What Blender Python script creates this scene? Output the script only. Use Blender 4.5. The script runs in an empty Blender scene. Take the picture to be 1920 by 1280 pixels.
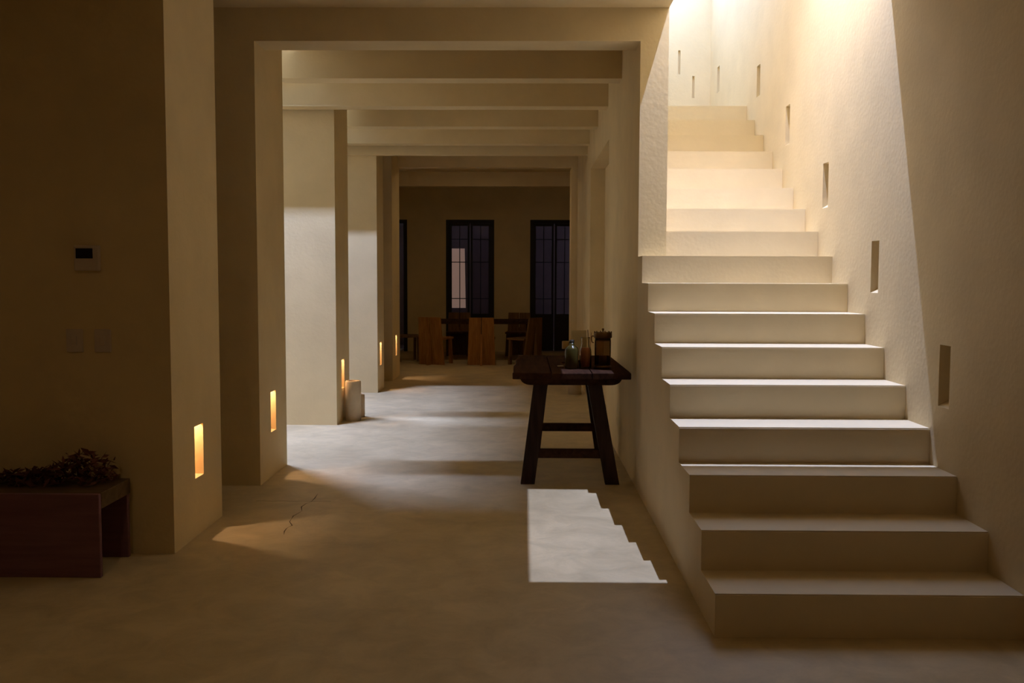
import bpy, bmesh, math, random
from mathutils import Vector, Matrix, Euler

random.seed(7)
scene = bpy.context.scene
C = scene.collection

# ------------------------------------------------------------------ camera
F_PX, YAW, PITCH, ROLL, EYE = 1788.43, 0.0118, 0.0673, 0.0030, 1.4755
cam_data = bpy.data.cameras.new('camera')
cam_data.sensor_width = 36.0
cam_data.lens = 36.0 * F_PX / 1920.0
cam_data.clip_start = 0.05
cam = bpy.data.objects.new('camera', cam_data)
C.objects.link(cam)
cam.matrix_world = (Matrix.Translation((0, 0, EYE)) @ Matrix.Rotation(YAW, 4, 'Z')
                    @ Matrix.Rotation(math.pi / 2 - PITCH, 4, 'X') @ Matrix.Rotation(ROLL, 4, 'Z'))
scene.camera = cam

# ------------------------------------------------------------------ sky and exposure
SKY_COLOR = (0.66, 0.90, 1.55)
LAMP_COLOR = (0.70, 0.89, 1.58)
STAIR_LAMP_COLOR = (0.76, 0.89, 1.40)
WARM_COLOR = (1.0, 0.72, 0.40)
SKY_STRENGTH = 4.4
STAIR_LAMP_W = 900.0
SHAFT_LAMP_W = 92.0
HALL_FILL_W = 5.6
DINING_FILL_W = 5.5
SLOT_LAMP_W = 7.0
world = bpy.data.worlds.new('sky')
scene.world = world
world.use_nodes = True
bg = world.node_tree.nodes['Background']
bg.inputs['Color'].default_value = (*SKY_COLOR, 1)
bg.inputs['Strength'].default_value = SKY_STRENGTH
scene.view_settings.view_transform = 'Standard'
scene.view_settings.look = 'None'
scene.view_settings.exposure = 0.07
scene.view_settings.gamma = 1.0
scene.view_settings.use_curve_mapping = False
scene.cycles.diffuse_bounces = 6
scene.cycles.max_bounces = 8
scene.cycles.use_adaptive_sampling = True
scene.cycles.adaptive_threshold = 0.08
scene.cycles.sample_clamp_indirect = 4.0
scene.cycles.caustics_reflective = False
scene.cycles.caustics_refractive = False
scene.cycles.use_denoising = True

def portal(loc, size, size_y, rot):
    """window portals: they only guide the sampling of the sky through real openings"""
    d = bpy.data.lights.new('daylight_portal', 'AREA')
    d.shape = 'RECTANGLE'; d.size = size; d.size_y = size_y
    d.cycles.is_portal = True
    o = bpy.data.objects.new('daylight_portal', d); C.objects.link(o)
    o.location = loc; o.rotation_euler = rot
    return o

# ------------------------------------------------------------------ key dimensions (metres)
XL = -1.853            # corridor face of the left fins
XO = -3.25             # outer wall behind the fins
XS = 0.793             # corridor face of the stair and of the wall behind it
XW = 0.986             # stair side of that wall
XR = 2.0587            # right wall
Y0, TREAD, RISER = 3.5288, 0.3196, 0.18
ZC, ZB = 3.309, 3.085  # ceiling, beam soffits
YP = 6.64              # front of the first beam and of the wall end
ZTOP = 5.55            # roof of the stairwell
HOLE_Y = 5.58          # near edge of the stairwell opening in the ceiling
BACK_Y = 10.75
YEND = 14.60           # end of the corridor
FIN = [(4.975, 5.78), (YP, 7.40), (9.406, 10.10), (12.08, 12.64), (13.47, 14.27)]
LAMP = (1.60, 6.25, 5.45)

# ------------------------------------------------------------------ materials
def nodes_of(m):
    m.use_nodes = True
    nt = m.node_tree
    return nt, nt.nodes['Principled BSDF']

def plaster(name, col, dark=0.86, rough=0.85, bump=0.05, scale=2.0, spec=0.2):
    m = bpy.data.materials.new(name)
    nt, p = nodes_of(m)
    tc = nt.nodes.new('ShaderNodeTexCoord')
    n1 = nt.nodes.new('ShaderNodeTexNoise'); n1.inputs['Scale'].default_value = scale
    n1.inputs['Detail'].default_value = 3; n1.inputs['Roughness'].default_value = 0.62
    n2 = nt.nodes.new('ShaderNodeTexNoise'); n2.inputs['Scale'].default_value = 38
    n2.inputs['Detail'].default_value = 1
    nt.links.new(tc.outputs['Object'], n1.inputs['Vector'])
    nt.links.new(tc.outputs['Object'], n2.inputs['Vector'])
    r = nt.nodes.new('ShaderNodeValToRGB')
    r.color_ramp.elements[0].position = 0.32; r.color_ramp.elements[1].position = 0.68
    r.color_ramp.elements[0].color = (*[c * dark for c in col], 1)
    r.color_ramp.elements[1].color = (*col, 1)
    nt.links.new(n1.outputs['Fac'], r.inputs['Fac'])
    nt.links.new(r.outputs['Color'], p.inputs['Base Color'])
    p.inputs['Roughness'].default_value = rough
    p.inputs['Specular IOR Level'].default_value = spec
    b = nt.nodes.new('ShaderNodeBump'); b.inputs['Strength'].default_value = bump
    b.inputs['Distance'].default_value = 0.02
    nt.links.new(n2.outputs['Fac'], b.inputs['Height'])
    nt.links.new(b.outputs['Normal'], p.inputs['Normal'])
    return m

def flat(name, col, rough=0.5, metal=0.0, spec=0.4, noise=0.0, scale=20.0):
    m = bpy.data.materials.new(name)
    nt, p = nodes_of(m)
    p.inputs['Base Color'].default_value = (*col, 1)
    p.inputs['Roughness'].default_value = rough
    p.inputs['Metallic'].default_value = metal
    p.inputs['Specular IOR Level'].default_value = spec
    tc = nt.nodes.new('ShaderNodeTexCoord')
    n = nt.nodes.new('ShaderNodeTexNoise'); n.inputs['Scale'].default_value = scale
    n.inputs['Detail'].default_value = 4
    nt.links.new(tc.outputs['Object'], n.inputs['Vector'])
    mx = nt.nodes.new('ShaderNodeMix'); mx.data_type = 'RGBA'
    mx.inputs['A'].default_value = (*[c * (1 - noise) for c in col], 1)
    mx.inputs['B'].default_value = (*[min(1, c * (1 + noise)) for c in col], 1)
    nt.links.new(n.outputs['Fac'], mx.inputs['Factor'])
    nt.links.new(mx.outputs['Result'], p.inputs['Base Color'])
    return m

def wood(name, c0, c1, stretch=(14, 1.2, 14), rough=0.6, spec=0.12):
    m = bpy.data.materials.new(name)
    nt, p = nodes_of(m)
    tc = nt.nodes.new('ShaderNodeTexCoord')
    mp = nt.nodes.new('ShaderNodeMapping'); mp.inputs['Scale'].default_value = stretch
    n = nt.nodes.new('ShaderNodeTexNoise'); n.inputs['Scale'].default_value = 2.2
    n.inputs['Detail'].default_value = 9; n.inputs['Distortion'].default_value = 0.6
    r = nt.nodes.new('ShaderNodeValToRGB')
    r.color_ramp.elements[0].position = 0.3; r.color_ramp.elements[1].position = 0.72
    r.color_ramp.elements[0].color = (*c0, 1); r.color_ramp.elements[1].color = (*c1, 1)
    nt.links.new(tc.outputs['Object'], mp.inputs['Vector'])
    nt.links.new(mp.outputs['Vector'], n.inputs['Vector'])
    nt.links.new(n.outputs['Fac'], r.inputs['Fac'])
    nt.links.new(r.outputs['Color'], p.inputs['Base Color'])
    p.inputs['Roughness'].default_value = rough
    p.inputs['Specular IOR Level'].default_value = spec
    b = nt.nodes.new('ShaderNodeBump'); b.inputs['Strength'].default_value = 0.25
    b.inputs['Distance'].default_value = 0.005
    nt.links.new(n.outputs['Fac'], b.inputs['Height'])
    nt.links.new(b.outputs['Normal'], p.inputs['Normal'])
    return m

def glass(name, col, rough=0.05, alpha=1.0):
    m = bpy.data.materials.new(name)
    nt, p = nodes_of(m)
    p.inputs['Base Color'].default_value = (*col, 1)
    p.inputs['Roughness'].default_value = rough
    p.inputs['Transmission Weight'].default_value = alpha
    p.inputs['IOR'].default_value = 1.45
    return m

def thin_glass(name, tint, gloss=0.12):
    m = bpy.data.materials.new(name)
    m.use_nodes = True
    nt = m.node_tree
    out = nt.nodes['Material Output']
    nt.nodes.remove(nt.nodes['Principled BSDF'])
    tr = nt.nodes.new('ShaderNodeBsdfTransparent'); tr.inputs['Color'].default_value = (*tint, 1)
    gl = nt.nodes.new('ShaderNodeBsdfGlossy'); gl.inputs['Roughness'].default_value = 0.06
    lw = nt.nodes.new('ShaderNodeLayerWeight'); lw.inputs['Blend'].default_value = gloss
    mx = nt.nodes.new('ShaderNodeMixShader')
    nt.links.new(lw.outputs['Fresnel'], mx.inputs['Fac'])
    nt.links.new(tr.outputs[0], mx.inputs[1]); nt.links.new(gl.outputs[0], mx.inputs[2])
    nt.links.new(mx.outputs[0], out.inputs['Surface'])
    return m

def emit(name, col, strength):
    m = bpy.data.materials.new(name)
    nt, p = nodes_of(m)
    p.inputs['Base Color'].default_value = (*col, 1)
    p.inputs['Emission Color'].default_value = (*col, 1)
    p.inputs['Emission Strength'].default_value = strength
    return m

WALL_COL = (0.78, 0.63, 0.365)
M_WALL = plaster('limewash_plaster', WALL_COL, 0.90, bump=0.06)
M_WALL_R = plaster('pale_limewash_plaster', (0.78, 0.64, 0.40), 0.90, bump=0.06)
M_STAIR = plaster('polished_plaster_steps', (0.76, 0.635, 0.415), 0.93, rough=0.7, bump=0.04, scale=3.0)

def floor_material():
    m = bpy.data.materials.new('polished_concrete')
    nt, p = nodes_of(m)
    L = nt.links.new
    tc = nt.nodes.new('ShaderNodeTexCoord')
    def noise(s, d=8, r=0.6, dist=0.0):
        n = nt.nodes.new('ShaderNodeTexNoise'); n.inputs['Scale'].default_value = s
        n.inputs['Detail'].default_value = d; n.inputs['Roughness'].default_value = r
        n.inputs['Distortion'].default_value = dist
        L(tc.outputs['Object'], n.inputs['Vector']); return n
    a, b, c = noise(0.9, 3, 0.55, 0.4), noise(4.5, 6, 0.68, 0.5), noise(60, 1)
    ra = nt.nodes.new('ShaderNodeValToRGB')
    ra.color_ramp.elements[0].position = 0.35; ra.color_ramp.elements[1].position = 0.66
    ra.color_ramp.elements[0].color = (0.55, 0.44, 0.255, 1); ra.color_ramp.elements[1].color = (0.67, 0.54, 0.32, 1)
    L(a.outputs['Fac'], ra.inputs['Fac'])
    rb = nt.nodes.new('ShaderNodeValToRGB')
    rb.color_ramp.elements[0].position = 0.30; rb.color_ramp.elements[1].position = 0.62
    rb.color_ramp.elements[0].color = (0.80, 0.79, 0.78, 1); rb.color_ramp.elements[1].color = (1.04, 1.04, 1.05, 1)
    L(b.outputs['Fac'], rb.inputs['Fac'])
    mx = nt.nodes.new('ShaderNodeMix'); mx.data_type = 'RGBA'; mx.blend_type = 'MULTIPLY'
    mx.inputs['Factor'].default_value = 1.0
    L(ra.outputs['Color'], mx.inputs['A']); L(rb.outputs['Color'], mx.inputs['B'])
    L(mx.outputs['Result'], p.inputs['Base Color'])
    mr = nt.nodes.new('ShaderNodeMapRange')
    mr.inputs['To Min'].default_value = 0.42; mr.inputs['To Max'].default_value = 0.62
    L(b.outputs['Fac'], mr.inputs['Value']); L(mr.outputs['Result'], p.inputs['Roughness'])
    p.inputs['Specular IOR Level'].default_value = 0.3
    bp = nt.nodes.new('ShaderNodeBump'); bp.inputs['Strength'].default_value = 0.05; bp.inputs['Distance'].default_value = 0.01
    L(c.outputs['Fac'], bp.inputs['Height']); L(bp.outputs['Normal'], p.inputs['Normal'])
    return m
M_FLOOR = floor_material()
M_SHAFT = plaster('dark_shaft_lining', (0.16, 0.14, 0.11), 0.8)  # unseen shaft walls, made dark to cut the light they bounce
M_DARKWOOD = wood('dark_aged_wood', (0.028, 0.013, 0.009), (0.075, 0.036, 0.020), (12, 1.0, 12), 0.8, 0.02)
M_DARKWOOD_V = wood('dark_aged_wood_legs', (0.022, 0.012, 0.009), (0.060, 0.034, 0.022), (12, 12, 1.0))
M_CHAIR = wood('orange_teak', (0.26, 0.105, 0.025), (0.42, 0.19, 0.05), (12, 12, 1.0))
M_CHAIR2 = wood('dull_brown_teak', (0.12, 0.062, 0.024), (0.22, 0.115, 0.045), (12, 12, 1.0))
M_BENCH = wood('dark_bench_wood', (0.18, 0.085, 0.105), (0.24, 0.12, 0.14), (1.0, 12, 12))
M_BENCHTOP = wood('worn_bench_top', (0.10, 0.062, 0.03), (0.16, 0.10, 0.05), (1.0, 12, 12))
M_FRAME = flat('dark_steel_frame', (0.018, 0.012, 0.009), 0.5, 0.3)
M_PLATE = flat('white_plastic', (0.62, 0.52, 0.44), 0.4)
M_SCREEN = flat('dark_screen', (0.012, 0.006, 0.010), 0.15)
M_LEAF = flat('dry_dark_leaves', (0.13, 0.05, 0.032), 0.8, noise=0.4, spec=0.1)
M_STONE = plaster('cream_stone', (0.66, 0.53, 0.36), 0.86, bump=0.08, scale=6)
M_GREENGLASS = flat('olive_green_glass', (0.07, 0.055, 0.013), 0.25, spec=0.3)
M_CLEAR = thin_glass('clear_glass', (0.95, 0.92, 0.86), 0.10)
M_DRINK = flat('rose_liquid', (0.60, 0.27, 0.15), 0.3, noise=0.1)
M_CORK = flat('dark_stopper', (0.05, 0.035, 0.015), 0.7)
M_BRONZE = flat('aged_bronze', (0.16, 0.085, 0.03), 0.32, 0.85, noise=0.25)
M_SMOKE = thin_glass('smoked_glass', (0.45, 0.35, 0.25), 0.15)
M_WAX = flat('cream_wax', (0.6, 0.48, 0.32), 0.5)
M_AMBER = flat('amber_wax', (0.38, 0.22, 0.06), 0.45)
M_PAPER = flat('cream_paper', (0.72, 0.64, 0.45), 0.8)
M_REED = flat('bamboo_reed', (0.5, 0.3, 0.16), 0.6)
M_PINE = flat('dark_reed', (0.04, 0.02, 0.01), 0.6)
M_PANE = thin_glass('window_glass', (0.88, 0.84, 0.84), 0.12)
M_GLOW = emit('dim_glow', (1.0, 0.70, 0.56), 0.17)  # added glow that brightens the door panes, with no lamp behind it
M_OUTDARK = plaster('dark_sky_blocker', (0.16, 0.10, 0.085), 0.8)
M_METALLIGHT = flat('white_lamp_metal', (0.7, 0.68, 0.62), 0.4, 0.2)
M_WARM = emit('warm_lamp', (1.0, 0.62, 0.28), 6.0)
M_WHITE_LED = emit('daylight_lamp', (0.85, 0.95, 1.0), 8.0)
M_CRACK = flat('crack_shadow', (0.10, 0.07, 0.04), 0.9)

# ------------------------------------------------------------------ helpers
def obj(name, bm, mat, parent=None, loc=None, smooth=False):
    bmesh.ops.recalc_face_normals(bm, faces=bm.faces)
    me = bpy.data.meshes.new(name)
    bm.to_mesh(me); bm.free()
    if mat: me.materials.append(mat)
    if smooth:
        for p in me.polygons: p.use_smooth = True
    o = bpy.data.objects.new(name, me)
    C.objects.link(o)
    if parent: o.parent = parent
    if loc: o.location = loc
    return o

def tag(o, label=None, cat=None, group=None, kind=None):
    if label: o['label'] = label
    if cat: o['category'] = cat
    if group: o['group'] = group
    if kind: o['kind'] = kind
    return o

def thing(name, label, cat, loc=(0, 0, 0), rz=0.0, group=None):
    o = bpy.data.objects.new(name, None)
    o.empty_display_size = 0.1
    C.objects.link(o)
    o.location = loc; o.rotation_euler = (0, 0, rz)
    return tag(o, label, cat, group)

def box(bm, x0, x1, y0, y1, z0, z1):
    v = [bm.verts.new(p) for p in [(x0, y0, z0), (x1, y0, z0), (x1, y1, z0), (x0, y1, z0),
                                   (x0, y0, z1), (x1, y0, z1), (x1, y1, z1), (x0, y1, z1)]]
    for f in [(0, 3, 2, 1), (4, 5, 6, 7), (0, 1, 5, 4), (1, 2, 6, 5), (2, 3, 7, 6), (3, 0, 4, 7)]:
        bm.faces.new([v[i] for i in f])
    return v

def bbox(x0, x1, y0, y1, z0, z1, bev=0.0, seg=2):
    bm = bmesh.new(); box(bm, x0, x1, y0, y1, z0, z1)
    if bev:
        bmesh.ops.bevel(bm, geom=bm.edges[:], offset=bev, segments=seg, affect='EDGES', profile=0.5)
    return bm

def struct(name, bm, mat, label=None, parent=None):
    o = obj(name, bm, mat, parent)
    if not parent: o['kind'] = 'structure'
    if label: o['label'] = label
    return o

def prism(bm, pts, axis, a, b):
    """extrude a 2D polygon: axis 'x' -> pts are (y,z), 'y' -> (x,z), 'z' -> (x,y)"""
    def P(p, t):
        return {'x': (t, p[0], p[1]), 'y': (p[0], t, p[1]), 'z': (p[0], p[1], t)}[axis]
    A = [bm.verts.new(P(p, a)) for p in pts]; B = [bm.verts.new(P(p, b)) for p in pts]
    bm.faces.new(A); bm.faces.new(B[::-1])
    n = len(pts)
    for i in range(n):
        bm.faces.new([A[i], A[(i + 1) % n], B[(i + 1) % n], B[i]])

def beam_between(bm, p, q, wx, wy):
    """a board from p (bottom) to q (top), cut flat at both ends"""
    def ring(c):
        return [bm.verts.new((c[0] + sx * wx / 2, c[1] + sy * wy / 2, c[2])) for sx, sy in ((-1, -1), (1, -1), (1, 1), (-1, 1))]
    A, B = ring(p), ring(q)
    bm.faces.new(A[::-1]); bm.faces.new(B)
    for i in range(4):
        bm.faces.new([A[i], A[(i + 1) % 4], B[(i + 1) % 4], B[i]])

def lathe(bm, prof, n=32, c=(0, 0, 0), close=False):
    rings = []
    for r, z in prof:
        if r < 1e-5:
            rings.append([bm.verts.new((c[0], c[1], c[2] + z))])
        else:
            rings.append([bm.verts.new((c[0] + r * math.cos(2 * math.pi * k / n), c[1] + r * math.sin(2 * math.pi * k / n), c[2] + z)) for k in range(n)])
    for A, B in zip(rings, rings[1:]):
        for k in range(n):
            a = [A[0]] if len(A) == 1 else [A[k], A[(k + 1) % n]]
            b = [B[0]] if len(B) == 1 else [B[(k + 1) % n], B[k]]
            f = a + b
            if len(f) > 2: bm.faces.new(f)

def tube(bm, p, q, r, n=8):
    p, q = Vector(p), Vector(q); d = (q - p).normalized()
    a = d.orthogonal().normalized(); b = d.cross(a)
    A = [bm.verts.new(p + r * (math.cos(2 * math.pi * k / n) * a + math.sin(2 * math.pi * k / n) * b)) for k in range(n)]
    B = [bm.verts.new(q + r * (math.cos(2 * math.pi * k / n) * a + math.sin(2 * math.pi * k / n) * b)) for k in range(n)]
    bm.faces.new(A[::-1]); bm.faces.new(B)
    for k in range(n):
        bm.faces.new([A[k], A[(k + 1) % n], B[(k + 1) % n], B[k]])

def niche_block(x0, x1, y0, y1, z0, z1, side, niches):
    """solid block whose +X or -X face carries slot niches.
    niche = (ya, yb, za, zb, depth, lip, ztop, rise)"""
    bm = bmesh.new()
    xf = x1 if side > 0 else x0
    xb = x0 if side > 0 else x1
    V = lambda x, y, z: bm.verts.new((x, y, z))
    def quad(*p): bm.faces.new([V(*q) for q in p])
    quad((xb, y0, z0), (xb, y1, z0), (xb, y1, z1), (xb, y0, z1))
    quad((xb, y0, z0), (xf, y0, z0), (xf, y0, z1), (xb, y0, z1))
    quad((xb, y1, z0), (xf, y1, z0), (xf, y1, z1), (xb, y1, z1))
    quad((xb, y0, z0), (xf, y0, z0), (xf, y1, z0), (xb, y1, z0))
    quad((xb, y0, z1), (xf, y0, z1), (xf, y1, z1), (xb, y1, z1))
    ys = sorted({y0, y1, *[n[0] for n in niches], *[n[1] for n in niches]})
    zs = sorted({z0, z1, *[n[2] for n in niches], *[n[3] for n in niches]})
    for ya, yb in zip(ys, ys[1:]):
        for za, zb in zip(zs, zs[1:]):
            yc, zc = (ya + yb) / 2, (za + zb) / 2
            if any(n[0] < yc < n[1] and n[2] < zc < n[3] for n in niches): continue
            quad((xf, ya, za), (xf, yb, za), (xf, yb, zb), (xf, ya, zb))
    for ya, yb, za, zb, dep, lip, zt, rise in niches:
        prof = [(0, za), (dep, za + rise), (dep, zt), (lip, zt), (lip, zb), (0, zb)]
        if lip <= 0: prof = [(0, za), (dep, za + rise), (dep, zb), (0, zb)]
        P = lambda d, z, y: (xf - side * d, y, z)
        for (d1, w1), (d2, w2) in zip(prof, prof[1:]):
            quad(P(d1, w1, ya), P(d2, w2, ya), P(d2, w2, yb), P(d1, w1, yb))
        for y in (ya, yb):
            bm.faces.new([V(*P(d, w, y)) for d, w in prof])
    bmesh.ops.remove_doubles(bm, verts=bm.verts[:], dist=1e-5)
    return bm

# ------------------------------------------------------------------ the shell
struct('floor', bbox(-6.25, 2.42, -3.75, 19.6, -0.15, 0.0), M_FLOOR, 'worn polished concrete floor of the corridor')
# crack in the floor beside the second fin
def crack(parent):
    pts = [(-1.396, 6.404), (-1.387, 6.263), (-1.389, 6.157), (-1.41, 6.112), (-1.421, 6.025), (-1.392, 5.914), (-1.403, 5.845), (-1.416, 5.792), (-1.41, 5.714), (-1.405, 5.65), (-1.368, 5.564), (-1.381, 5.528), (-1.385, 5.492), (-1.382, 5.433), (-1.365, 5.353)]
    bm = bmesh.new(); L, R = [], []
    for i, (x, y) in enumerate(pts):
        w = 0.004 * (0.6 + 0.4 * math.sin(i * 2.1)) * (1 if 0 < i < len(pts) - 1 else 0.2)
        L.append(bm.verts.new((x - w, y, 0.0008))); R.append(bm.verts.new((x + w, y, 0.0008)))
    for i in range(len(pts) - 1):
        bm.faces.new([L[i], R[i], R[i + 1], L[i + 1]])
    o = obj('crack', bm, M_CRACK, parent)
    bm = bmesh.new(); L, R = [], []
    for i in range(14):
        x = -1.756 + i * 0.038; y = 6.178 + 0.008 * math.sin(i * 1.7); w = 0.0028
        L.append(bm.verts.new((x, y - w, 0.0008))); R.append(bm.verts.new((x, y + w, 0.0008)))
    for i in range(13):
        bm.faces.new([L[i], L[i + 1], R[i + 1], R[i]])
    obj('crack', bm, M_CRACK, parent)
crack(bpy.data.objects['floor'])

# ceiling with the stairwell opening
# (light shafts beside the pillars: X from XO to XL between the given Y)
SHAFTS = [(7.42, 9.065, 8.44), (10.12, 11.555, 10.66)]
bm = bmesh.new()
box(bm, -6.25, XO, -3.75, 19.15, ZC, ZC + 0.20)
box(bm, XL, XW, -3.75, 19.15, ZC, ZC + 0.20)
yy = -3.75
for a, b, _ in SHAFTS:
    box(bm, XO, XL, yy, a, ZC, ZC + 0.20); yy = b
box(bm, XO, XL, yy, 19.15, ZC, ZC + 0.20)
box(bm, XW, XR, -3.75, HOLE_Y, ZC, ZC + 0.20)
box(bm, XW, 2.2, BACK_Y + 0.2, 19.15, ZC, ZC + 0.20)
struct('ceiling', bm, M_WALL, 'plastered ceiling slab with the opening over the stairs')
# roof of the stairwell, open to the sky over the landing
SK0, SK1, ZSK = 7.4, BACK_Y, 4.75
bm = bmesh.new()
box(bm, XS, XR + 0.35, 4.6, 7.4, ZTOP, ZTOP + 0.15)
struct('ceiling_stairwell', bm, M_WALL)
portal((0.5 * (XW + XR), 0.5 * (SK0 + SK1), ZSK - 0.01), XR - XW, SK1 - SK0, (0, 0, 0))
portal((0.5 * (XW + XR), SK0 + 0.01, 0.5 * (ZSK + ZTOP)), XR - XW, ZTOP - ZSK, (-math.pi / 2, 0, 0))
# walls of the stairwell above the ceiling slab (near side)
struct('wall_stairwell_front', bbox(XW, XR, HOLE_Y - 0.15, HOLE_Y, ZC + 0.20, ZTOP), M_WALL)
struct('wall_stairwell_side', bbox(XW - 0.193, XW, HOLE_Y - 0.15, YP, ZC + 0.20, ZTOP), M_WALL)

# right wall with its slots
slots = []
for yc, zb in [(4.665, 0.845), (5.632, 1.390), (6.592, 1.955), (7.575, 2.515), (8.545, 3.07), (9.42, 3.40), (10.31, 3.44)]:
    if abs(yc - 9.42) < .01: continue
    slots.append((yc - 0.060, yc + 0.060, zb, zb + 0.305 if zb < 3 else zb + 0.27, 0.22, 0.0, 0.0, 0.14))
def wall_right_mesh():
    bm = niche_block(XR, XR + 0.35, -3.5, BACK_Y, 0.0, ZSK, -1, slots)
    box(bm, XR, XR + 0.35, -3.5, 7.4, ZSK, ZTOP)
    return bm
struct('wall_right', wall_right_mesh(), M_WALL_R, 'tall right wall with slot niches along the stairs')

# wall between corridor and upper stairs, with the shallow doorway recess
bm = bmesh.new()
RC0, RC1, RCZ = 9.0, 11.42, 2.76
XREC = 0.965
box(bm, XS, XW, YP, RC0, 0, ZC)
box(bm, XS, XW, RC0, RC1, RCZ, ZC)
box(bm, XREC, XW, RC0, RC1, 0, RCZ)
box(bm, XS, XW, RC1, YEND, 0, ZC)
box(bm, XS, XW, YP, 7.4, ZC + 0.20, ZTOP)
box(bm, XS, XW, 7.4, BACK_Y, ZC + 0.20, ZSK)
struct('wall_stair_side', bm, M_WALL, 'wall standing on the ninth step with a tall recess')
# back wall of the landing with two slots
bm = bmesh.new()
zz = sorted([0.0, 3.46, 3.70, 3.72, 3.99, ZSK])
cols = [(XW, 1.70, []), (1.70, 1.725, [(3.72, 3.98)]), (1.725, 1.86, []), (1.86, 1.885, [(3.46, 3.70)]), (1.885, XR, [])]
for x0, x1, hs in cols:
    z = 0.0
    for a, b in hs:
        box(bm, x0, x1, BACK_Y, BACK_Y + 0.2, z, a); z = b
        box(bm, x0, x1, BACK_Y + 0.03, BACK_Y + 0.2, a, b)
    box(bm, x0, x1, BACK_Y, BACK_Y + 0.2, z, ZSK)
bmesh.ops.remove_doubles(bm, verts=bm.verts[:], dist=1e-5)
struct('wall_landing', bm, M_WALL_R)

# left outer wall, closed, and the two shafts that bring light down beside the pillars
struct('wall_left', bbox(XO - 0.25, XO, 5.30, YEND, 0, ZC), M_WALL, 'outer left wall behind the pillars')
for k, (a, b, yl) in enumerate(SHAFTS):
    bm = bmesh.new()
    z0, z1 = ZC + 0.20, ZTOP
    box(bm, XO - 0.15, XO, a - 0.15, b + 0.15, z0, z1); box(bm, XL, XL + 0.15, a - 0.15, b + 0.15, z0, z1)
    box(bm, XO, XL, a - 0.15, a, z0, z1); box(bm, XO, XL, b, b + 0.15, z0, z1)
    box(bm, XO - 0.15, XL + 0.15, a - 0.15, b + 0.15, z1, z1 + 0.12)
    struct('wall_shaft_%d' % (k + 1), bm, M_SHAFT)
    t = thing('linear_lamp', ('long narrow lamp at the top of the light shaft before the third pillar', 'long narrow lamp at the top of the light shaft before the fourth pillar')[k], 'lamp', (-2.84, yl, ZTOP), 0, 'lamps in the light shafts')
    obj('housing', bbox(-0.37, 0.37, -0.05, 0.05, -0.03, 0.0, 0.004), M_METALLIGHT, t)
    obj('diffuser', bbox(-0.36, 0.36, -0.035, 0.035, -0.036, -0.0302), M_WHITE_LED, t)
    ld = bpy.data.lights.new('shaft_lamp', 'AREA'); ld.shape = 'RECTANGLE'; ld.size = 0.70; ld.size_y = 0.07; ld.spread = math.radians(95)
    ld.energy = SHAFT_LAMP_W * (1.0, 0.85)[k]; ld.color = LAMP_COLOR
    lo = bpy.data.objects.new('shaft_lamp', ld); C.objects.link(lo); lo.parent = t; lo.location = (0, 0, -0.045)
# near left wall (faces the camera) and the room behind the camera
struct('wall_left_front', bbox(-6.0, XL - 0.35, 4.975, 5.30, 0, ZC), M_WALL, 'dark wall facing the room with the switches')
struct('wall_left_room', bbox(-6.25, -6.0, -3.5, 5.30, 0, ZC), M_WALL)
struct('wall_back_room', bbox(-6.25, XR + 0.35, -3.75, -3.5, 0, ZC), M_WALL)

# fins / pillars on the left, each with a lit slot
fin_labels = ['yellowish plaster pillar nearest the camera with a lit slot',
              'brown plaster pillar second from the camera with a lit slot',
              'pillar with a pale daylit front beside the stone cylinders',
              'pillar with a pale daylit front beyond the stone cylinders',
              'dim farthest pillar beside the dining room']
slot_y = [5.385, 7.01, 9.75, 12.355, 13.87]
for i, ((a, b), lab, sy) in enumerate(zip(FIN, fin_labels, slot_y)):
    x0 = XL - 0.35 if i == 0 else XO
    nb = niche_block(x0, XL, a, b, 0.0, ZC if i == 0 else ZB if i in (1,) else ZC, 1, [(sy - 0.072, sy + 0.072, 0.332, 0.628, 0.17, 0.02, 0.80, 0.0)])
    if i == 1: box(nb, XO, XL, YP + 0.27, b, ZB, ZC)
    p = obj('pillar', nb, M_WALL)
    tag(p, lab, 'pillar', 'pillars along the left of the corridor')
    lampbm = bmesh.new(); tube(lampbm, (XL - 0.13, sy - 0.05, 0.785), (XL - 0.13, sy + 0.05, 0.785), 0.010, 10)
    obj('lamp_tube', lampbm, M_WARM, p)
    ld = bpy.data.lights.new('slot_lamp', 'POINT'); ld.energy = SLOT_LAMP_W; ld.color = (1.0, 0.68, 0.44)
    ld.shadow_soft_size = 0.012
    lo = bpy.data.objects.new('slot_lamp', ld); C.objects.link(lo); lo.parent = p
    lo.location = (XL - 0.125, sy, 0.72)

# ceiling beams
ordn = ['first', 'second', 'third', 'fourth', 'fifth', 'sixth', 'seventh']
extra = ['spanning to the stair wall above the table', 'darkest at its right end', 'with its left end catching daylight', 'plain brown',
         'thin and brown', 'paler than its neighbours', 'last one before the dark dining room']
for i, y in enumerate([YP, 7.87, 9.13, 10.35, 11.66, 11.98, 14.14]):
    x0 = (XO, -2.0, XO, -1.93, XO, XO, XL)[i]
    th = 0.27 if i == 0 else 0.098 if i == 5 else 0.20
    zb = 2.99 if i == 5 else ZB
    bm = bmesh.new()
    box(bm, x0, XS, y, y + th, zb, ZC)
    o = obj('ceiling_beam', bm, M_WALL)
    tag(o, ordn[i] + ' plaster ceiling beam from the camera, ' + extra[i], 'beam', 'beams across the corridor ceiling')

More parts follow.
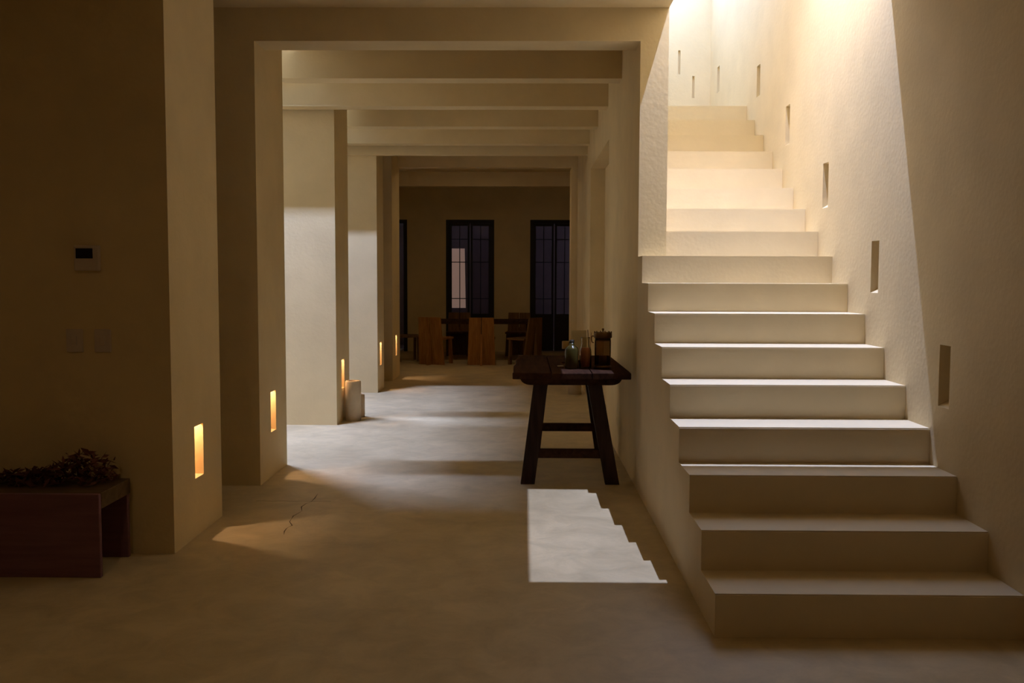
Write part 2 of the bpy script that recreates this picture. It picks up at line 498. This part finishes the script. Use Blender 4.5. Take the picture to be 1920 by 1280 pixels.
# ------------------------------------------------------------------ staircase
st = thing('staircase', 'broad pale plaster staircase climbing beside the right wall', 'staircase', (XS, Y0 + TREAD, 0))
NST = 17
for i in range(1, NST + 1):
    ya, yb = Y0 + TREAD * i, Y0 + TREAD * (i + 1)
    if i == NST: yb = BACK_Y
    z = RISER * i
    bm = bmesh.new()
    x0 = XS if i <= 9 else XW
    if i == 9:      # the wall end stands on the back of this step
        pts = [(ya, 0), (YP, 0), (YP, z), (ya, z)]
        box(bm, XS, XR, ya, YP, 0, z)
        box(bm, XW, XR, YP, yb, 0, z)
        bmesh.ops.remove_doubles(bm, verts=bm.verts[:], dist=1e-6)
    else:
        box(bm, x0, XR - 0.001, ya, yb, 0.0, z)
        es = [e for e in bm.edges if all(abs(v.co.z - z) < 1e-6 for v in e.verts) and all(abs(v.co.y - ya) < 1e-6 for v in e.verts)]
        bmesh.ops.bevel(bm, geom=es, offset=0.006, segments=2, affect='EDGES')
    for v in bm.verts: v.co -= Vector((XS, Y0 + TREAD, 0))
    obj('step', bm, M_STAIR, st)

# small lamp in the roof of the stairwell
def fill(name, label, loc, watts, r):  # unseen warm ceiling lights, added to lift the dark areas
    t = thing(name, label, 'fill', loc)
    bm = bmesh.new(); lathe(bm, [(r * 0.8, 0.0), (r, 0.0), (r, -0.012), (r * 0.8, -0.012)], 32); obj('rim', bm, M_METALLIGHT, t)
    bm = bmesh.new(); lathe(bm, [(0, 0.0), (r * 0.78, 0.0), (r * 0.78, -0.006), (0, -0.006)], 32); obj('diffuser', bm, M_WARM, t)
    ld = bpy.data.lights.new(name, 'AREA'); ld.shape = 'DISK'; ld.size = r * 1.5; ld.energy = watts; ld.color = WARM_COLOR
    lo = bpy.data.objects.new('fill_light', ld); C.objects.link(lo); lo.parent = t; lo.location = (0, 0, -0.015)
fill('hall_fill', 'warm round downlight added in the near ceiling to lift the dark wall and risers', (-1.6, 1.2, ZC), HALL_FILL_W, 0.12)
fill('dining_fill', 'warm round downlight added in the dining room ceiling to brighten the room', (-0.6, 14.95, ZC), DINING_FILL_W, 0.10)
t = thing('ceiling_spotlight', 'small round spotlight in the roof above the stairs', 'spotlight', (LAMP[0], LAMP[1], ZTOP))
bm = bmesh.new(); lathe(bm, [(0.0, 0.0), (0.06, 0.0), (0.06, -0.02), (0.045, -0.025), (0.04, -0.012), (0.0, -0.012)], 28)
obj('housing', bm, M_METALLIGHT, t)
bm = bmesh.new(); lathe(bm, [(0.0, -0.0125), (0.03, -0.0125), (0.03, -0.016), (0.0, -0.016)], 24)
obj('lens', bm, M_WHITE_LED, t)
ld = bpy.data.lights.new('stair_lamp', 'SPOT'); ld.spot_size = math.radians(99); ld.spot_blend = 1.0; ld.energy = STAIR_LAMP_W; ld.color = STAIR_LAMP_COLOR
ld.shadow_soft_size = 0.008
lo = bpy.data.objects.new('stair_lamp', ld); C.objects.link(lo); lo.parent = t; lo.location = (0, 0, LAMP[2] - ZTOP)
lo.rotation_euler = (Vector((1.1, 5.3, 0.0)) - Vector(LAMP)).to_track_quat('-Z', 'Y').to_euler()

# ------------------------------------------------------------------ dining room at the end
DB = 18.9   # back wall
struct('wall_dining_left', bbox(-2.85, -2.6, YEND, DB, 0, ZC), M_WALL)
struct('wall_dining_right', bbox(2.0, 2.2, YEND, DB, 0, ZC), M_WALL)
struct('wall_dining_front', bbox(XW, 2.0, YEND - 0.2, YEND, 0, ZC), M_WALL)
struct('trim_portal', bbox(0.70, XS, 14.14, YEND, 0, ZB), M_WALL, 'door jamb where the corridor meets the dining room')
o = obj('ceiling_beam', bbox(-2.6, 2.0, 16.8, 17.05, 3.06, ZC), M_WALL)
tag(o, 'dark ceiling beam inside the dining room', 'beam', 'beams across the corridor ceiling')
# back wall with three glazed door openings
doors = [(-2.60, -2.30), (-1.53, -0.58), (0.13, 1.08)]
DH = 2.60
bm = bmesh.new()
xs_ = [-2.85]
for a, b in doors:
    if a > xs_[-1]: box(bm, xs_[-1], a, DB, DB + 0.25, 0, ZC)
    box(bm, a, b, DB, DB + 0.25, DH, ZC); xs_.append(b)
box(bm, xs_[-1], 2.2, DB, DB + 0.25, 0, ZC)
struct('wall_back', bm, M_WALL, 'back wall of the dining room with glazed doors')
for k, (a, b) in enumerate(doors):
    bm = bmesh.new()
    fw = 0.07
    box(bm, a, a + fw, DB - 0.02, DB + 0.08, 0, DH); box(bm, b - fw, b, DB - 0.02, DB + 0.08, 0, DH)
    box(bm, a + fw, b - fw, DB - 0.02, DB + 0.08, DH - fw, DH)
    d = struct('door_%d' % (k + 1), bm, M_FRAME, 'dark framed glazed door in the far wall')
    if k == 0: continue
    mid = (a + b) / 2
    for (p, q) in ((a + fw, mid - 0.01), (mid + 0.01, b - fw)):
        fr = bmesh.new()
        for (x0, x1, z0, z1) in ((p, p + 0.04, 0.02, DH - fw), (q - 0.04, q, 0.02, DH - fw), (p + 0.04, q - 0.04, 0.02, 0.75), (p + 0.04, q - 0.04, DH - fw - 0.05, DH - fw)):
            box(fr, x0, x1, DB + 0.01, DB + 0.05, z0, z1)
        leaf = obj('door_leaf', fr, M_FRAME, d)
        for zb_ in (1.05, 1.77, 2.22):
            m = bmesh.new(); box(m, p + 0.04, q - 0.04, DB + 0.018, DB + 0.042, zb_ - 0.008, zb_ + 0.008); obj('glazing_bar', m, M_FRAME, leaf)
        m = bmesh.new(); box(m, (p + q) / 2 - 0.008, (p + q) / 2 + 0.008, DB + 0.018, DB + 0.042, 0.75, DH - fw - 0.05); obj('glazing_bar', m, M_FRAME, leaf)
        zs = [0.75, 1.05, 1.77, 2.22, DH - fw - 0.05]
        for z0, z1 in zip(zs, zs[1:]):
            for x0, x1 in ((p + 0.04, (p + q) / 2 - 0.008), ((p + q) / 2 + 0.008, q - 0.04)):
                m = bmesh.new(); box(m, x0, x1, DB + 0.028, DB + 0.032, z0 + (0.008 if z0 > .8 else 0), z1 - (0.008 if z1 < 2.3 else 0)); obj('pane', m, M_PANE, leaf)
# dark closed box beyond the glazed doors, added to shut out the sky
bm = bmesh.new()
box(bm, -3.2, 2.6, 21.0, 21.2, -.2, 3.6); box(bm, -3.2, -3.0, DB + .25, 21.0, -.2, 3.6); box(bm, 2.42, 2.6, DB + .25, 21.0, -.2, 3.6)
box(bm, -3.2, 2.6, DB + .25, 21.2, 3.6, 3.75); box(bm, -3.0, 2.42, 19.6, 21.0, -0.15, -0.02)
struct('wall_sky_blocker', bm, M_OUTDARK)
bm = bmesh.new()
n = 14; x0, x1 = -1.47, -1.17
A = [bm.verts.new((x0 + (x1 - x0) * k / n, 19.35 + 0.006 * math.sin(k * 1.1), 0.85)) for k in range(n + 1)]
B = [bm.verts.new((x0 + (x1 - x0) * k / n - 0.02, 19.35 + 0.006 * math.sin(k * 1.1), 2.05)) for k in range(n + 1)]
A2 = [bm.verts.new((v.co.x, v.co.y + .006, v.co.z)) for v in A]; B2 = [bm.verts.new((v.co.x, v.co.y + .006, v.co.z)) for v in B]
for k in range(n):
    bm.faces.new([A[k], A[k + 1], B[k + 1], B[k]]); bm.faces.new([A2[k + 1], A2[k], B2[k], B2[k + 1]])
    bm.faces.new([A[k], A2[k], A2[k + 1], A[k + 1]]); bm.faces.new([B[k], B[k + 1], B2[k + 1], B2[k]])
bm.faces.new([A[0], B[0], B2[0], A2[0]]); bm.faces.new([A[n], A2[n], B2[n], B[n]])
cu = obj('glow_sheet', bm, M_GLOW, smooth=True)
tag(cu, 'dim glowing sheet added behind the middle glazed door for its bright panes', 'glow sheet')

# ------------------------------------------------------------------ dining furniture
def dining_chair(label, mat, loc, rz, w0=0.47, w1=0.41, h=0.80):
    t = thing('dining_chair', label, 'chair', loc, rz, 'plank chairs in the dining room')
    # local: back at y=-0.22 (towards -y), seat towards +y
    for s in (-1, 1):
        bm = bmesh.new()
        pts = [(s * 0.006, 0.0), (s * w0 / 2, 0.0), (s * w1 / 2, h), (s * 0.006, h)]
        prism(bm, pts, 'y', -0.02, 0.015)
        for v in bm.verts: v.co.y += -0.20 - 0.10 * (v.co.z - 0.42)
        obj('back_board', bm, mat, t)
    bm = bmesh.new()
    prism(bm, [(-0.215, 0.0), (-0.33, 0.0), (-0.265, 0.52), (-0.24, 0.52)], 'x', -0.018, 0.018)
    for v in bm.verts: pass
    obj('rear_leg', bm, mat, t)
    obj('seat', bbox(-0.22, 0.22, -0.19, 0.22, 0.42, 0.455, 0.006), mat, t)
    for s in (-1, 1):
        bm = bmesh.new(); prism(bm, [(s * 0.16, 0), (s * 0.22, 0), (s * 0.20, 0.42), (s * 0.15, 0.42)], 'y', 0.15, 0.19)
        obj('front_leg', bm, mat, t)
    return t
dining_chair('orange plank chair at the middle of the dining table', M_CHAIR, (-0.70, 16.15, 0), 0.0)
dining_chair('orange-brown plank chair left of the middle dining chair', M_CHAIR, (-1.48, 16.20, 0), -0.40)
dining_chair('dull brown chair turned sideways right of the middle dining chair', M_CHAIR2, (0.03, 16.10, 0), 0.80, 0.44, 0.30, 0.80)
dining_chair('dark chair at the left end of the dining table', M_CHAIR2, (-2.05, 16.75, 0), -1.3)
dining_chair('dark chair on the far side of the dining table, left of the middle', M_CHAIR2, (-1.22, 17.95, 0), math.pi)
dining_chair('dark chair on the far side of the dining table, right of the middle', M_CHAIR2, (-0.10, 17.95, 0), math.pi - 0.1)
t = thing('dining_table', 'dark dining table behind the plank chairs', 'table', (-0.75, 17.05, 0))
obj('tabletop', bbox(-1.0, 1.0, -0.48, 0.48, 0.66, 0.71, 0.008), M_DARKWOOD, t)
for sx in (-1, 1):
    for sy in (-1, 1):
        bm = bmesh.new(); beam_between(bm, (sx * 0.88, sy * 0.38, 0), (sx * 0.84, sy * 0.36, 0.66), 0.09, 0.09)
        obj('leg', bm, M_DARKWOOD_V, t)

# ------------------------------------------------------------------ console table beside the stairs
TY0, TY1, TZ = 6.53, 8.02, 0.82
TX0, TX1 = -0.075, 0.745
t = thing('console_table', 'rustic dark wooden table with splayed legs beside the stairs', 'table', (0, 0, 0))
plank_y = None
px = [TX0, TX0 + 0.27, TX0 + 0.55, TX1]
for k in range(3):      # three long planks, the left one with a wavy worn outer edge
    bm = bmesh.new()
    n = 12
    L, R = [], []
    for j in range(n + 1):
        y = TY0 + (TY1 - TY0) * j / n
        xl = px[k] + 0.0025; xr = px[k + 1] - 0.0025
        if k == 0: xl += 0.008 * math.sin(j * 1.3) + 0.03 * (j / n)
        if k == 2: xr -= 0.02 * (j / n)
        L.append((xl, y)); R.append((xr, y))
    prism(bm, L + R[::-1], 'z', TZ - 0.045, TZ - 0.002 * (k % 2))
    es = [e for e in bm.edges if abs(e.verts[0].co.z - e.verts[1].co.z) < 1e-6]
    bmesh.ops.bevel(bm, geom=es, offset=0.004, segments=1, affect='EDGES')
    obj('tabletop_plank', bm, M_DARKWOOD, t)
def apron(y0, y1):
    bm = bmesh.new()
    xa, xb, zt, zb_ = TX0 + 0.055, TX1 - 0.055, TZ - 0.045, TZ - 0.095
    pts = [(xa, zt)]
    for k in range(1, 6):
        a = math.pi / 2 * k / 5
        pts.append((xa + 0.07 * (1 - math.cos(a)), zt - (zt - zb_) * math.sin(a)))
    pts2 = [(xa + xb - x, z) for x, z in pts][::-1]
    prism(bm, pts + pts2, 'y', y0, y1)
    obj('apron', bm, M_DARKWOOD, t)
apron(TY0 + 0.10, TY0 + 0.14); apron(TY1 - 0.14, TY1 - 0.10)
for s, x in ((0, TX0 + 0.13), (1, TX1 - 0.17)):
    obj('rail', bbox(x, x + 0.04, TY0 + 0.14, TY1 - 0.14, TZ - 0.10, TZ - 0.045), M_DARKWOOD, t)
for (yt, yf, z_s, xx) in ((TY0 + 0.20, TY0 + 0.24, 0.22, ((0.125, 0.035), (0.505, 0.640))), (TY1 - 0.20, TY1 - 0.24, 0.25, ((0.165, 0.085), (0.545, 0.650)))):
    for (xt, xf) in xx:
        bm = bmesh.new(); beam_between(bm, (xf, yf, 0.0), (xt, yt, TZ - 0.095), 0.10, 0.075)
        # legs taper a little towards the foot
        obj('leg', bm, M_DARKWOOD_V, t)
    obj('stretcher', bbox(xx[0][1], xx[1][1] - 0.02, yf - 0.03, yf + 0.01, z_s - 0.032, z_s + 0.032, 0.003), M_DARKWOOD, t)

# things on the table
def lathe_obj(name, prof, mat, parent=None, n=32, smooth=True):
    bm = bmesh.new(); lathe(bm, prof, n); return obj(name, bm, mat, parent, smooth=smooth)
def px_at(u, v, z):   # where a sight line through (u,v) meets height z: used once to lay out the table
    x = (u - 960) / F_PX; up = (640 - v) / F_PX; dep = 1.0
    c, s = math.cos(ROLL), math.sin(ROLL); x, up = c * x - s * up, s * x + c * up
    c, s = math.cos(PITCH), math.sin(PITCH); y, zz = dep * c + up * s, -dep * s + up * c
    c, s = math.cos(YAW), math.sin(YAW); X, Y = c * x - s * y, s * x + c * y
    k = (z - EYE) / zz
    return (X * k, Y * k, z)
b = thing('bottle', 'squat olive green glass bottle with a dark stopper on the table', 'bottle', (0.350, 6.86, TZ))
lathe_obj('body', [(0, 0.0), (0.044, 0.0), (0.049, 0.006), (0.049, 0.135), (0.044, 0.150), (0.024, 0.165), (0.018, 0.172), (0.018, 0.185), (0.0, 0.185)], M_GREENGLASS, b)
lathe_obj('stopper', [(0.0, 0.1855), (0.017, 0.1855), (0.018, 0.190), (0.018, 0.207), (0.0, 0.209)], M_CORK, b)
b = thing('carafe', 'clear glass carafe with rose coloured drink between bottle and lantern', 'carafe', (0.452, 6.92, TZ))
lathe_obj('glass', [(0, 0.0), (0.040, 0.0), (0.044, 0.006), (0.044, 0.12), (0.036, 0.15), (0.030, 0.17), (0.032, 0.215), (0.034, 0.222), (0.032, 0.222), (0.029, 0.215), (0.028, 0.17), (0.034, 0.15), (0.042, 0.12), (0.042, 0.008), (0.0, 0.008)], M_CLEAR, b)
lathe_obj('drink', [(0, 0.009), (0.0405, 0.009), (0.0405, 0.118), (0.034, 0.146), (0.0, 0.146)], M_DRINK, b)
b = thing('reed_diffuser', 'two slim reeds standing in a small glass beside the carafe', 'reeds', (0.487, 7.03, TZ))
lathe_obj('glass', [(0, 0), (0.017, 0), (0.018, 0.09), (0.012, 0.105), (0.012, 0.12), (0.010, 0.12), (0.010, 0.105), (0.016, 0.088), (0.015, 0.004), (0, 0.004)], M_CLEAR, b, 20)
for k, (dx, dz) in enumerate(((-0.012, 0.27), (0.016, 0.25))):
    bm = bmesh.new(); tube(bm, (-dx * 0.3, 0, 0.006), (dx, 0.0, dz), 0.0028, 6); obj('reed', bm, M_REED if k else M_PINE, b)
b = thing('lantern', 'tall smoked glass lantern with a bronze lid on the table', 'lantern', (0.575, 6.88, TZ))
lathe_obj('base', [(0, 0), (0.058, 0), (0.062, 0.006), (0.062, 0.018), (0.056, 0.024), (0, 0.024)], M_BRONZE, b)
lathe_obj('glass', [(0.054, 0.0245), (0.058, 0.0245), (0.059, 0.20), (0.056, 0.218), (0.053, 0.218), (0.055, 0.20)], M_SMOKE, b)
lid = lathe_obj('lid', [(0, 0.219), (0.060, 0.219), (0.066, 0.226), (0.066, 0.252), (0.058, 0.262), (0.0, 0.266)], M_BRONZE, b)
lathe_obj('knob', [(0, 0.2665), (0.006, 0.2665), (0.005, 0.274), (0.010, 0.281), (0.006, 0.289), (0, 0.290)], M_BRONZE, lid, 16)
for k in range(12):
    a = math.pi * 2 * k / 12 + 0.2
    bm = bmesh.new(); tube(bm, (0.062 * math.cos(a), 0.062 * math.sin(a), 0.2535), (0.062 * math.cos(a), 0.062 * math.sin(a), 0.268), 0.0045, 6)
    obj('rim_stud', bm, M_BRONZE, lid)
bm = bmesh.new()
pts = [(-0.064, 0, 0.232), (-0.078, 0, 0.235), (-0.083, 0, 0.215), (-0.078, 0, 0.19), (-0.066, 0, 0.185)]
for p, q in zip(pts, pts[1:]): tube(bm, p, q, 0.004, 8)
obj('handle', bm, M_BRONZE, b)
lathe_obj('candle', [(0, 0.0245), (0.028, 0.0245), (0.028, 0.09), (0.024, 0.093), (0, 0.091)], M_WAX, b)
b = thing('menu_card', 'cream paper card standing behind the bottles on the table', 'card', (0.440, 7.42, TZ), 0.12)
bm = bmesh.new(); box(bm, -0.060, 0.060, 0, 0.003, 0.012, 0.245); bmesh.ops.rotate(bm, verts=bm.verts[:], cent=(0, 0, 0.012), matrix=Matrix.Rotation(-0.16, 3, 'X'))
obj('sheet', bm, M_PAPER, b)
obj('stand', bbox(-0.05, 0.05, -0.02, 0.03, 0, 0.012, 0.002), M_DARKWOOD, b)
b = thing('pillar_candle', 'short amber candle on a dark stand behind the green bottle', 'candle', (0.325, 7.30, TZ))
lathe_obj('wax', [(0, 0.11), (0.027, 0.11), (0.028, 0.113), (0.028, 0.165), (0.024, 0.168), (0, 0.165)], M_AMBER, b, 24)
lathe_obj('holder', [(0, 0), (0.032, 0), (0.032, 0.006), (0.007, 0.012), (0.007, 0.10), (0.030, 0.104), (0.030, 0.1095), (0, 0.1095)], M_DARKWOOD, b, 24)
sp = bmesh.new(); lathe(sp, [(0, 0), (0.02, 0), (0.026, 0.006), (0.024, 0.006), (0.019, 0.002), (0, 0.002)], 20)
o = obj('small_dish', sp, M_PAPER, smooth=True); o.location = (0.275, 7.0, TZ)
tag(o, 'tiny pale dish left of the green bottle', 'dish')

# ------------------------------------------------------------------ stone cylinders
def cylinder_stone(label, x, y, r, h):
    bm = bmesh.new(); lathe(bm, [(0, 0), (r, 0), (r, h - 0.008), (r - 0.008, h), (r - 0.02, h), (r - 0.026, h - 0.015), (0, h - 0.02)], 40)
    o = obj('stone_cylinder', bm, M_STONE, smooth=False); o.location = (x, y, 0)
    for p in o.data.polygons: p.use_smooth = abs(p.normal.z) < 0.3
    tag(o, label, 'planter', 'cream stone cylinders on the floor')
cylinder_stone('taller cream stone cylinder standing against the third pillar', -1.748, 9.74, 0.080, 0.41)
cylinder_stone('shorter cream stone cylinder behind the taller one at the pillar', -1.745, 9.98, 0.075, 0.24)
cylinder_stone('cream stone cylinder by the right wall, seen under the console table', 0.655, 12.05, 0.085, 0.42)

# ------------------------------------------------------------------ bench on the left
t = thing('bench', 'low dark wooden bench against the left wall', 'bench', (-2.10, 4.56, 0))
def bl(name, x0, x1, y0, y1, z0, z1, m):
    return obj(name, bbox(x0, x1, y0, y1, z0, z1, 0.004), m, t)
bl('seat', -1.3, 0.035, 0.029, 0.375, 0.335, 0.415, M_BENCHTOP)
bl('front_panel', -1.3, 0.035, 0.0, 0.028, 0.0, 0.414, M_BENCH)
bl('back_panel', -1.3, 0.03, 0.345, 0.373, 0.0, 0.334, M_BENCH)
bl('center_board', -0.68, -0.65, 0.031, 0.344, 0.0, 0.334, M_BENCH)
# dried foliage lying on it
t = thing('dried_foliage', 'dark dried leaves and twigs lying along the bench', 'foliage', (-2.32, 4.78, 0.4155))
bm = bmesh.new()
for k in range(9):
    x = random.uniform(-0.30, 0.12)
    tube(bm, (x, random.uniform(-0.08, 0.06), 0.006), (x + random.uniform(-0.05, 0.18), random.uniform(-0.05, 0.1), random.uniform(0.04, 0.13)), 0.003, 5)
obj('twigs', bm, M_LEAF, t)
bm = bmesh.new()
for k in range(420):
    x = random.uniform(-0.36, 0.22); env = 0.03 + 0.10 * max(0, 1 - abs((x - 0.08) / 0.24)) + 0.03 * random.random()
    c = Vector((x, random.uniform(-0.09, 0.12), 0.012 + random.random() * env))
    if k < 18: c = Vector((random.uniform(-0.02, 0.20), random.uniform(-0.05, 0.1), random.uniform(0.08, 0.15)))
    R = Euler((random.uniform(-1, 1), random.uniform(-1, 1), random.uniform(0, 6.28))).to_matrix()
    l, w = random.uniform(0.02, 0.04), random.uniform(0.008, 0.014)
    pts = [(-l, 0, 0), (0, -w, 0.003), (l, 0, 0), (0, w, 0.003)]
    vs = []
    for p in pts:
        q = c + R @ Vector(p); q.z = max(q.z, 0.003); vs.append(bm.verts.new(q))
    bm.faces.new(vs)
o = obj('leaves', bm, M_LEAF, t); o['kind'] = 'stuff'

# ------------------------------------------------------------------ wall devices
WY = 4.975
t = thing('thermostat', 'small thermostat with a dark screen above the two light switches', 'thermostat', (-2.272, WY, 1.568))
obj('case', bbox(-0.066, 0.066, -0.028, 0.0, -0.066, 0.066, 0.006), M_PLATE, t)
obj('screen', bbox(-0.054, 0.034, -0.0305, -0.0282, -0.002, 0.050), M_SCREEN, t)
for k, (x, lab) in enumerate(((-2.355, 'white light switch on the dark left wall, farther from the pillar'), (-2.206, 'white light switch on the dark left wall, nearer to the pillar'))):
    t = thing('light_switch', lab, 'switch', (x, WY, 1.136), 0, 'light switches on the left wall')
    obj('plate', bbox(-0.044, 0.044, -0.010, 0.0, -0.061, 0.061, 0.004), M_PLATE, t)
    obj('rocker', bbox(-0.014, 0.014, -0.015, -0.0102, -0.026, 0.026, 0.002), M_PLATE, t)
t = thing('wall_switch', 'pale switch plate on the right wall at the edge of the view', 'switch', (XR, 3.86, 1.13))
obj('plate', bbox(-0.010, 0.0, -0.040, 0.040, -0.060, 0.060, 0.003), M_PLATE, t)
obj('rocker', bbox(-0.015, -0.0102, -0.014, 0.014, -0.026, 0.026, 0.002), M_PLATE, t)
